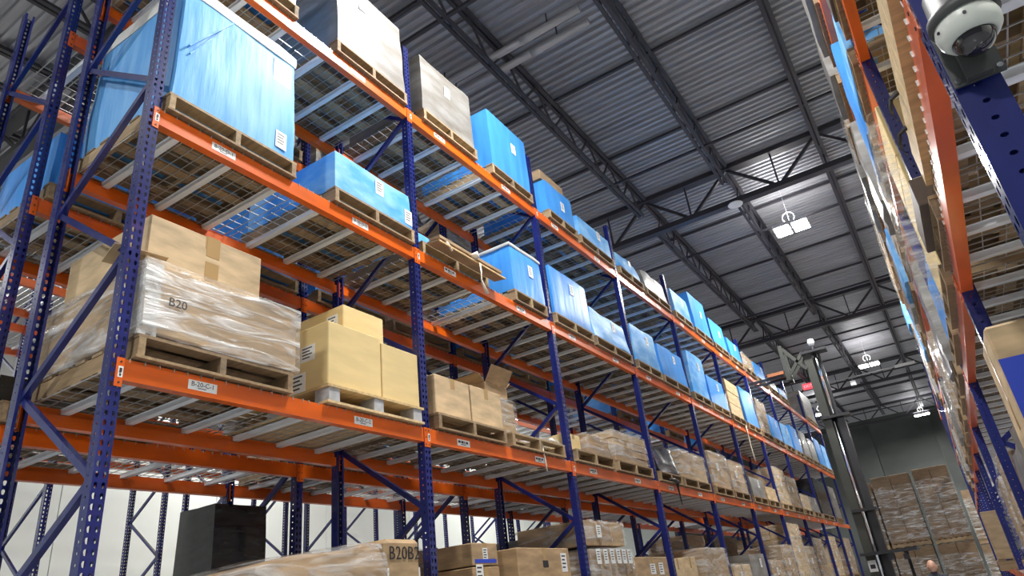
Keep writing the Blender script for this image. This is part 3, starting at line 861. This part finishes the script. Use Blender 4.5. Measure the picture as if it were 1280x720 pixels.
bstack(6.90, 7.97, 2.16, 5, 2, 'tall wrapped carton stack with rows of white labels, third bay, bottom level', notes=False)
t = [o for o in COL.objects if o.get('label', '').startswith('tall wrapped carton stack with rows')][0]
for i in range(6): note(t, .475, -.42 + i * .165, .52, .10, .15)
carton_load(XF - .06, 6.90, 7.92, 2.20, 2.46, '', 3, 1, dep=.85, lab='wrapped brown carton layer on the labelled stack, third bay, bottom level', notes=True)
pal1('B', 8.0, 9.2, 'half open carton, third bay')
carton('half open brown carton with white labels, far half of third bay, bottom level', XF - .4, 8.62, zb, .7, 1.05, .52, 'card', flaps=False, notes=(('x', .0, .38, .16, .12), ('x', .28, .38, .14, .14)))
pal1('B', 9.42, 10.45, 'pair of tan cartons, fourth bay')
carton('tan carton, nearer of a pair, near half of fourth bay, bottom level', XF - .4, 9.66, zb, .6, .48, .50, 'tan')
carton('tan carton, farther of a pair, near half of fourth bay, bottom level', XF - .4, 10.18, zb, .6, .50, .52, 'tan')
bstack(10.6, 11.75, 2.2, 1, 1, 'bulky brown carton under loose film, far half of fourth bay, bottom level', dep=.95, notes=False)
bstack(12.0, 13.0, 1.95, 2, 2, 'tan wrapped carton stack, near half of fifth bay, bottom level', 'tan', full=False)
std('B', 13.1, 14.2, 2.12, 'grey', False)
bstack(14.5, 15.6, 2.0, 2, 2, 'brown wrapped carton stack, near half of sixth bay, bottom level', full=False)
bstack(15.75, 16.8, 2.3, 1, 3, 'wrapped carton column, far half of sixth bay, bottom level', full=False)
bstack(17.0, 18.1, 2.78, 2, 4, 'tallest wrapped carton stack, near half of seventh bay, bottom level', 'tan', full=False)
bstack(18.2, 19.3, 2.3, 2, 3, 'wrapped carton stack, far half of seventh bay, bottom level', full=False)
bstack(19.6, 20.7, 2.5, 2, 3, 'wrapped carton stack, near half of eighth bay, bottom level', full=False)
bstack(22.0, 23.0, 2.6, 2, 4, 'tan wrapped carton stack, near half of ninth bay, bottom level', 'tan', full=False)
bstack(24.6, 25.7, 2.6, 2, 4, 'wrapped carton stack, near half of tenth bay, bottom level', full=False)

# --- second row (behind), seen through the first
X2F = R2X + DEP - .0      # its side towards the front row
L2 = 'row behind left rack'
def back(l, y0, y1, z1, kind, **kw):
    wh = where(L2, l, (y0 + y1) / 2); dp = .50 if kind == 'black' else .96; off = .04 if kind != 'black' else .16
    pallet('wooden pallet, ' + wh, X2F - .52, (y0 + y1) / 2, ztop(l) + .013, 1.1, y1 - y0, y0 < 7)
    if kind == 'carton':
        return carton_load(X2F - .06, y0 + .02, y1 - .02, zl(l), z1, wh, 2, 3, dep=.92, words='wrapped brown carton load', **kw)
    return wrapped(kind, X2F - off, y0 + .02, y1 - .02, zl(l), z1, wh, dep=dp, papers=(), detail=0, **kw)
for (l, y0, y1, z1, k) in (
    ('D', 1.85, 2.9, 5.42, 'blue'), ('D', 2.98, 4.2, 5.5, 'blue'), ('D', 4.45, 5.5, 5.35, 'blue'), ('D', 5.6, 6.7, 5.3, 'carton'), ('D', 6.95, 8.0, 5.4, 'blue'), ('D', 8.1, 9.2, 5.4, 'sky'),
    ('D', 9.5, 10.5, 5.5, 'blue'), ('D', 12.0, 13.0, 5.5, 'sky'), ('D', 14.6, 15.6, 5.5, 'blue'), ('D', 17.0, 18.0, 5.5, 'blue'),
    ('E', 2.98, 4.2, 7.2, 'carton'), ('E', 4.45, 5.5, 6.9, 'carton'), ('E', 6.95, 8.0, 7.0, 'carton'), ('E', 9.5, 10.5, 7.0, 'blue'), ('E', 12.0, 13.0, 7.0, 'carton'),
    ('C', 1.85, 2.9, 3.45, 'black'), ('C', 4.45, 5.5, 3.5, 'carton'), ('C', 8.1, 9.2, 3.5, 'carton'), ('C', 9.5, 10.6, 3.7, 'carton'), ('C', 12.0, 13.1, 3.8, 'carton'), ('C', 13.2, 14.2, 3.7, 'carton'), ('C', 17, 18, 3.8, 'carton'), ('C', 19.6, 20.6, 3.9, 'carton'),
    ('B', 3.55, 4.12, 2.72, 'black'), ('B', 2.55, 3.16, 2.13, 'black'), ('B', 5.6, 6.7, 2.35, 'carton'), ('B', 6.95, 8.0, 2.3, 'carton'), ('B', 8.1, 9.2, 2.5, 'grey'), ('B', 9.5, 10.5, 2.1, 'carton'),
    ('B', 14.6, 15.7, 2.7, 'carton'), ('B', 15.8, 16.8, 2.75, 'black'), ('B', 17.1, 18.2, 2.7, 'carton'), ('B', 19.6, 20.7, 2.7, 'carton'), ('B', 22.2, 23.2, 2.7, 'carton')):
    back(l, y0, y1, z1, k)
note([o for o in COL.objects if o.get('label', '').startswith('black film-wrapped load, far half of first bay, bottom')][0], .51, .30, .62, .07, .13)
# loads of the third row, only glimpsed
L3 = 'third rack row'
for (l, y0, y1, z1, k) in (('D', 4.5, 5.6, 5.6, 'blue'), ('D', 7.0, 8.1, 5.6, 'grey'), ('E', 4.5, 5.6, 7.1, 'blue'), ('E', 9.5, 10.6, 7.1, 'blue'), ('D', 9.5, 10.6, 5.5, 'blue')):
    wh = where(L3, l, (y0 + y1) / 2)
    pallet('wooden pallet, ' + wh, -9.47 - .52, (y0 + y1) / 2, ztop(l) + .013, 1.1, y1 - y0, False)
    wrapped(k, -9.47 - .04, y0 + .02, y1 - .02, zl(l), z1, wh, dep=.96, papers=(), detail=0)

# --- right row
XR = .36
LR = 'right rack'
def rpal(l, y0, y1, full=True, txt=None, dx=1.14, x0=.33):
    pallet('wooden pallet under %s' % (txt or ('load, ' + where(LR, l, (y0 + y1) / 2))), x0 + dx / 2, (y0 + y1) / 2, ztop(l) + .013, dx, y1 - y0, full)
def rload(l, y0, y1, z1, kind, x0=.31, full=True, **kw):
    wh = where(LR, l, (y0 + y1) / 2)
    rpal(l, y0, y1, full)
    if kind == 'carton':
        kw.pop('amp', 0)
        return carton_load(x0 + .02, y0 + .02, y1 - .02, zl(l), z1, wh, 2, 3, dep=1.0, sgn=-1, words='wrapped brown carton load', notes=False, **kw)
    return wrapped(kind, x0, y0 + .02, y1 - .02, zl(l), z1, wh, dep=1.02, sgn=-1, papers=(), **kw)
# near things on the second level
rpal('C', 1.86, 2.72, True, 'pale open crate, first bay, right rack', x0=.36)
rpal('C', 2.78, 3.42, True, 'far end of the pale crate, first bay, right rack', x0=.36)
t = thing('wooden_crate', 'low pale wooden crate with black straps above the right beam, near half of first bay', 'crate', (.815, 2.62, zl('C')), None, -_th)
put('side_board', MB().box(-.50, -.478, -.74, .74, 0, .19).mesh('side_board', M['pale_wood']), t)
put('side_board', MB().box(.478, .50, -.74, .74, 0, .19).mesh('side_board', M['pale_wood']), t)
put('end_board', MB().box(-.478, .478, -.74, -.72, 0, .19).mesh('end_board', M['pale_wood']), t)
put('end_board', MB().box(-.478, .478, .72, .74, 0, .19).mesh('end_board', M['pale_wood']), t)
put('base_board', MB().box(-.478, .478, -.72, .72, 0, .02).mesh('base_board', M['pale_wood']), t)
for yy in (.15, .45):
    put('strap_end', MB().tube([(-.50, yy, .17), (-.535, yy + .02, .16), (-.55, yy + .03, .11), (-.54, yy + .02, .05)], [.012, .010, .008, .004], 5).mesh('strap_end', M['blackstrap']), t)
rpal('C', 3.48, 4.22, True, 'dark brown flat box, first bay, right rack')
t = carton('flat dark brown box flush with the beam, far half of first bay, right rack', .81, 3.90, zl('C') , 1.04, .66, .16, 'brown', tape=None)
rpal('C', 4.46, 5.45, True, 'yellow paper-wrapped load, second bay, right rack')
t = carton_load(.345, 4.50, 5.42, zl('C'), 4.42, '', 1, 3, dep=1.0, sgn=-1, mt='straw', lab='yellow paper-wrapped load in bulging clear film, second bay, right rack', notes=False, film_=False)
put('stretch_film', bm_mesh(wobbly_box(1.16, .99, 1.26, .035, (7, 7, 8), .02, .10, seed=4.4, r=.06), 'stretch_film', M['film']), t, (-.06, .06, 0))
rload('C', 5.6, 6.6, 3.75, 'blue', .34)
rload('C', 6.95, 7.95, 4.2, 'grey', .30, amp=.03)
rload('C', 8.1, 9.15, 3.9, 'carton', .31)
rload('C', 9.5, 10.5, 4.2, 'carton', .29)
rload('C', 10.65, 11.6, 3.8, 'carton', .31, full=False)
rload('C', 12.0, 13.0, 4.1, 'grey', .29, full=False)
rload('C', 13.2, 14.2, 3.9, 'carton', .31, full=False)
rload('C', 14.6, 15.6, 4.2, 'carton', .29, full=False)
rload('C', 17.1, 18.1, 4.1, 'grey', .29, full=False)
rload('C', 19.7, 20.7, 4.0, 'carton', .29, full=False)
# third level
rpal('D', 1.86, 2.9, True)
carton('dark brown box along the beam, near half of first bay, third level, right rack', .83, 2.38, zl('D'), 1.04, 1.0, .34, 'brown', tape=None)
rpal('D', 3.0, 4.15, True)
carton('dark brown box along the beam, far half of first bay, third level, right rack', .83, 3.56, zl('D'), 1.04, 1.1, .34, 'brown', tape=None)
rload('D', 4.42, 5.45, 5.30, 'sky', .32)
rload('D', 5.6, 6.6, 5.9, 'blue', .31)
rload('D', 6.95, 7.95, 5.9, 'grey', .27, amp=.04)
rload('D', 8.1, 9.15, 5.6, 'carton', .31)
rload('D', 9.5, 10.5, 5.7, 'sky', .28, amp=.03)
rload('D', 10.65, 11.6, 5.8, 'grey', .28, full=False)
rload('D', 12.0, 13.0, 5.7, 'carton', .29, full=False)
rload('D', 13.2, 14.2, 5.7, 'sky', .29, full=False)
rload('D', 14.6, 15.6, 5.8, 'carton', .29, full=False)
rload('D', 17.1, 18.1, 5.8, 'grey', .29, full=False)
# top level
for i, (y0, y1, z1, k) in enumerate(((4.42, 5.45, 7.2, 'grey'), (5.6, 6.65, 7.25, 'grey'), (6.95, 7.95, 7.3, 'grey'), (8.1, 9.15, 6.9, 'carton'), (9.5, 10.5, 7.2, 'grey'), (10.65, 11.6, 7.0, 'grey'), (12.0, 13.0, 7.5, 'carton'), (13.2, 14.2, 7.4, 'carton'), (14.6, 15.6, 7.2, 'carton'), (17.1, 18.1, 7.1, 'sky'))):
    rload('E', y0, y1, z1, k, .27, full=i < 3)
# bottom level: the printed carton near the right edge
rpal('B', 3.70, 4.22, True, 'big carton with blue print, first bay, right rack', x0=.36)
t = thing('carton', 'big tan carton with blue printed panel at the right edge, right rack', 'box', (.882, 3.98, zl('B')), 'cardboard boxes')
put('body', carton_mesh(1.08, .52, 1.04, M['tan'], .012, 'body'), t)
put('print_panel', MB().box(-.535, .535, -.2615, -.2605, .15, .88).mesh('print_panel', M['blueink']), t)
put('tape', MB().box(-.16, -.05, -.2615, -.2605, .9, 1.03).mesh('tape', M['tape']), t)
put('tape', MB().box(-.5415, -.5405, -.03, .03, .6, 1.03).mesh('tape', M['tape']), t)
rload('B', 4.5, 5.45, 2.35, 'grey', .40, amp=.04, extra='crinkled ')
rpal('B', 12.0, 12.9, False, 'tall upright carton, fifth bay, right rack', x0=.17)
carton('tall narrow brown carton standing upright ahead of the right posts, bottom level',   .275, 12.42, zl('B'), .19, .5, .64, 'card', tape=None)
rload('B', 5.6, 6.6, 2.3, 'grey', .42)
rload('B', 6.95, 7.95, 2.4, 'carton', .36)
rload('B', 8.1, 9.1, 2.3, 'carton', .36)

# ------------------------------------------------------------------ dome camera
t = thing('dome_camera', 'white security dome camera on a grey bracket bolted to the nearest right post', 'camera', (.360, 1.728, 2.752))
put('bracket_plate', MB().box(-.054, .054, -.012, -.004, -.083, .083).box(-.026, .026, -.03, -.012, -.08, .02).mesh('bracket_plate', M['camgrey']), t)
for x in (-.044, .044):
    for z in (-.07, .07):
        put('bolt', MB().tube([(x, -.012, z), (x, -.018, z)], .007, 8).mesh('bolt', M['chrome']), t)
c = (0.008, -.085, -.008)
put('base_cap', MB().lathe([(.001, .14), (.060, .14), (.064, .075), (.074, .068), (.076, .044), (.068, .040)], 32, 0, c).mesh('base_cap', M['camgrey'], True), t)
put('housing_ring', MB().lathe([(.066, .042), (.069, .024), (.066, .004), (.056, -.010), (.047, -.014), (.045, -.010)], 36, 0, c).mesh('housing_ring', M['camwhite'], True), t)
pr = [(.045, -.010)] + [(.045 * math.cos(a * math.pi / 16), -.012 - .040 * math.sin(a * math.pi / 16)) for a in range(1, 8)] + [(.001, -.052)]
put('dome_cover', MB().lathe(pr, 36, 0, c).mesh('dome_cover', M['camdome'], True), t)
for a in (3.6, 4.6):
    put('screw', MB().tube([(c[0] + .064 * math.cos(a), c[1] + .064 * math.sin(a), .012), (c[0] + .071 * math.cos(a), c[1] + .071 * math.sin(a), .012)], .004, 8).mesh('screw', M['ink']), t)
put('bracket_arm', MB().box(-.03, .03, -.085, -.012, .075, .11).mesh('bracket_arm', M['camgrey']), t)

# ------------------------------------------------------------------ exit sign
t = thing('exit_sign', 'small red lit exit sign hanging left of the mast under the far roof', 'sign', (-3.89, 31.0, 8.96))
put('sign_box', MB().box(-.22, .22, -.03, .03, -.13, .13).mesh('sign_box', M['exitred']), t)
put_text('EXIT', .17, t, (0, -.032, 0), FACE_NY, 'exitletter', 'letters')
put('stem', MB().box(-.02, .02, -.02, .02, .13, .9).mesh('stem', M['steel']), t)

# ------------------------------------------------------------------ reach truck
t = thing('reach_truck', 'dark grey reach truck with raised mast and chrome lift rods in the aisle', 'forklift', (-1.80, 17.0, 0))
put('mast_column', MB().box(-.23, -.05, -.12, .12, .25, 6.46).mesh('mast_column', M['mast']), t)
put('mast_column', MB().box(.07, .215, -.10, .14, .25, 4.9).mesh('mast_column', M['mastdark']), t)
put('mast_column', MB().box(.07, .12, -.02, .12, 4.9, 6.4).mesh('mast_column', M['mastdark']), t)
put('back_plate', MB().box(-.05, .07, .08, .12, .25, 6.3).mesh('back_plate', M['mastdark']), t)
put('lift_rod', MB().tube([(.025, -.08, 4.9), (.025, -.08, 6.62)], .036, 12).mesh('lift_rod', M['chrome'], True), t)
put('lift_rod', MB().tube([(-.005, -.14, .8), (-.005, -.14, 4.75)], .030, 10).mesh('lift_rod', M['chrome'], True), t)
put('rod_head', MB().lathe([(.001, .09), (.06, .07), (.085, 0), (.06, -.07), (.001, -.09)], 14, 0, (.025, -.08, 6.64)).mesh('rod_head', M['paper'], True), t)
put('pulley', MB().tube([(-.14, -.15, 6.42), (-.14, -.05, 6.42)], .06, 14).mesh('pulley', M['chrome']), t)
for zz, w0, w1 in ((6.38, -.26, .30), (4.80, -.26, .36), (2.76, -.22, .29)):
    put('crossmember', MB().box(w0, w1, -.20, .14, zz, zz + .06).mesh('crossmember', M['mastdark']), t)
put('carriage', MB().box(-.72, -.63, -.22, -.12, 5.86, 6.72).box(-.72, -.63, .12, .22, 5.86, 6.72).box(-.71, -.64, -.2, .2, 6.62, 6.70).box(-.71, -.64, -.2, .2, 5.9, 5.98).mesh('carriage', M['mast']), t)
for sd in (-.17, .17):
    put('scissor_arm', MB().bar((-.64, sd, 6.64), (-.22, sd, 6.02), .04, .07).mesh('scissor_arm', M['mast']), t)
    put('scissor_arm', MB().bar((-.64, sd, 5.96), (-.22, sd, 6.44), .04, .07).mesh('scissor_arm', M['mast']), t)
    put('fork', MB().box(-1.55, -.72, sd - .05, sd + .05, 5.98, 6.02).mesh('fork', M['mastdark']), t)
put('fork_plank', MB().box(-1.12, -.74, -.26, .26, 6.025, 6.10).mesh('fork_plank', M['rust']), t)
put('overhead_guard', MB().box(-.29, .78, -.40, .40, 1.89, 1.95).mesh('overhead_guard', M['mastdark']), t)
put('chassis', MB().box(-.3, .62, -.32, .62, .12, 1.05).mesh('chassis', M['mastdark']), t)
put('guard_pillar', MB().box(.50, .56, .30, .36, 1.05, 1.89).mesh('guard_pillar', M['mastdark']), t)
put('guard_pillar', MB().box(-.27, -.21, .30, .36, 1.05, 1.89).mesh('guard_pillar', M['mastdark']), t)
for x in (-.15, .45):
    put('wheel', MB().tube([(x, -.44, .15), (x, -.32, .15)], .15, 16).mesh('wheel', M['blackstrap']), t)
put('hanging_mirror', MB().box(.22, .34, -.38, -.35, 1.76, 1.89).mesh('hanging_mirror', M['mastdark']), t)
put('work_lamp', MB().box(.50, .60, -.38, -.30, 1.74, 1.84).box(.53, .56, -.35, -.33, 1.84, 1.89).mesh('work_lamp', M['mastdark']), t)
put('data_plate', MB().box(-.22, -.06, -.128, -.121, 1.58, 1.80).box(-.19, -.09, -.1285, -.128, 1.64, 1.72, 1).mesh('data_plate', [M['paper'], M['ink']]), t)

# ------------------------------------------------------------------ person
def person(x, y, hz, label):
    t = thing('person', label, 'person', (x, y, 0))
    s = hz / 1.75
    def skin(name, verts, edges, rad, mt, lv=2):
        me = bpy.data.meshes.new(name); me.from_pydata([tuple(Vector(v) * s) for v in verts], edges, [])
        me.materials.append(mt)
        o = put(name, me, t)
        md = o.modifiers.new('skin', 'SKIN'); md.use_smooth_shade = True
        sv = me.skin_vertices[0].data
        for i, r in enumerate(rad): sv[i].radius = (r[0] * s, r[1] * s) if isinstance(r, tuple) else (r * s, r * s)
        sv[0].use_root = True
        sb = o.modifiers.new('sub', 'SUBSURF'); sb.levels = lv; sb.render_levels = lv
        return o
    V = [(0, 0, .95), (0, 0, 1.15), (0, 0, 1.38), (0, 0.01, 1.50), (0, .0, 1.56),
         (-.19, 0, 1.42), (-.25, .02, 1.14), (-.22, -.10, .90), (.19, 0, 1.42), (.25, .02, 1.14), (.22, -.10, .90),
         (-.10, 0, .88), (-.11, -.01, .48), (-.11, .02, .09), (.10, 0, .88), (.11, -.01, .48), (.11, .02, .09), (-.11, -.12, .05), (.11, -.12, .05)]
    Ed = [(0, 1), (1, 2), (2, 3), (3, 4), (2, 5), (5, 6), (6, 7), (2, 8), (8, 9), (9, 10), (0, 11), (11, 12), (12, 13), (0, 14), (14, 15), (15, 16), (13, 17), (16, 18)]
    R = [(.16, .11), (.15, .10), (.17, .11), .06, .058, .065, .048, .032, .065, .048, .032, .095, .062, .042, .095, .062, .042, .04, .04]
    skin('body', V, Ed, R, M['shirt'])
    # head with brow, nose, chin and ears
    bm = bmesh.new(); bmesh.ops.create_uvsphere(bm, u_segments=24, v_segments=18, radius=1)
    for v in bm.verts:
        c = v.co
        yy = c.y
        c.x *= .078 * (1 - .12 * max(0, -c.z)); c.y *= .098; c.z *= .118
        if yy < -.55 and abs(v.co.x) < .02 and -.04 < c.z < .015: c.y -= .02
        if c.z < -.07 and yy < 0: c.y -= .008
    put('head', bm_mesh(bm, 'head', M['skin']), t, (0, -.01, (1.75 - .118) * s))
    for sx in (-1, 1):
        e = bmesh.new(); bmesh.ops.create_uvsphere(e, u_segments=10, v_segments=8, radius=1)
        for v in e.verts: v.co.x *= .012; v.co.y *= .02; v.co.z *= .032
        put('ear', bm_mesh(e, 'ear', M['skin']), t, (sx * .08, .005, (1.75 - .13) * s))
        e = bmesh.new(); bmesh.ops.create_uvsphere(e, u_segments=8, v_segments=6, radius=.011)
        put('eye', bm_mesh(e, 'eye', M['paper']), t, (sx * .03, -.094, (1.75 - .115) * s))
        # hands: palm and five fingers
        hx = sx * .22
        vv = [(hx, -.10, .90), (hx, -.13, .82)]; ee = [(0, 1)]; rr = [.03, (.03, .016)]
        for f in range(4):
            a = len(vv); ox = (f - 1.5) * .018
            L_ = (.07, .08, .076, .06)[f]
            vv += [(hx + ox, -.14, .80), (hx + ox, -.145, .80 - L_ * .55), (hx + ox, -.135, .80 - L_)]
            ee += [(1, a), (a, a + 1), (a + 1, a + 2)]; rr += [.0085, .008, .007]
        a = len(vv); vv += [(hx - sx * .035, -.145, .85), (hx - sx * .045, -.155, .81)]; ee += [(0, a), (a, a + 1)]; rr += [.011, .009]
        skin('hand', vv, ee, rr, M['skin'], 1)
    return t
person(-.86, 16.35, 1.665, 'bald person in dark clothes standing beside the reach truck mast, head just visible').rotation_euler = (0, 0, math.pi)

# ------------------------------------------------------------------ stacked wrapped loads at the end of the aisle
SY = 28.2
GS = 'wrapped carton stacks at the end of the aisle'
rowlab = ['leftmost', 'second from left', 'third from left', 'rightmost']
specs = [(-3.15, -2.52, 2.15, 4.42), (-2.46, -1.24, 2.15, 4.55), (-1.12, -.02, 2.12, 4.60)]
def endstack(x0, x1, y0, z0, z1, lab, nx=2, nz=4, dep=1.1):
    pallet('pallet under ' + lab, (x0 + x1) / 2, y0 + dep / 2, z0, x1 - x0, dep, False)
    cx = (x0 + x1) / 2
    t = thing('wrapped_load', lab, 'wrapped load', (cx, y0 + dep / 2, z0 + .137), GS)
    dz = z1 - z0 - .137; sx = (x1 - x0) / nx; sz = dz / nz
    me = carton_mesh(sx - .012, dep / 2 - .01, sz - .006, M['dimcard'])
    for a in range(nx):
        for c in range(nz):
            for b in (0, 1):
                put('carton', me, t, (-(x1 - x0) / 2 + sx * (a + .5), -dep / 4 + b * dep / 2 + random.uniform(-.01, .01), sz * c))
    put('stretch_film', film_shell(x1 - x0 + .05, dep + .05, dz * .82, amp=.008, bulge=.0), t, (0, 0, .05))
for i, (x0, x1, zm, zt) in enumerate(specs):
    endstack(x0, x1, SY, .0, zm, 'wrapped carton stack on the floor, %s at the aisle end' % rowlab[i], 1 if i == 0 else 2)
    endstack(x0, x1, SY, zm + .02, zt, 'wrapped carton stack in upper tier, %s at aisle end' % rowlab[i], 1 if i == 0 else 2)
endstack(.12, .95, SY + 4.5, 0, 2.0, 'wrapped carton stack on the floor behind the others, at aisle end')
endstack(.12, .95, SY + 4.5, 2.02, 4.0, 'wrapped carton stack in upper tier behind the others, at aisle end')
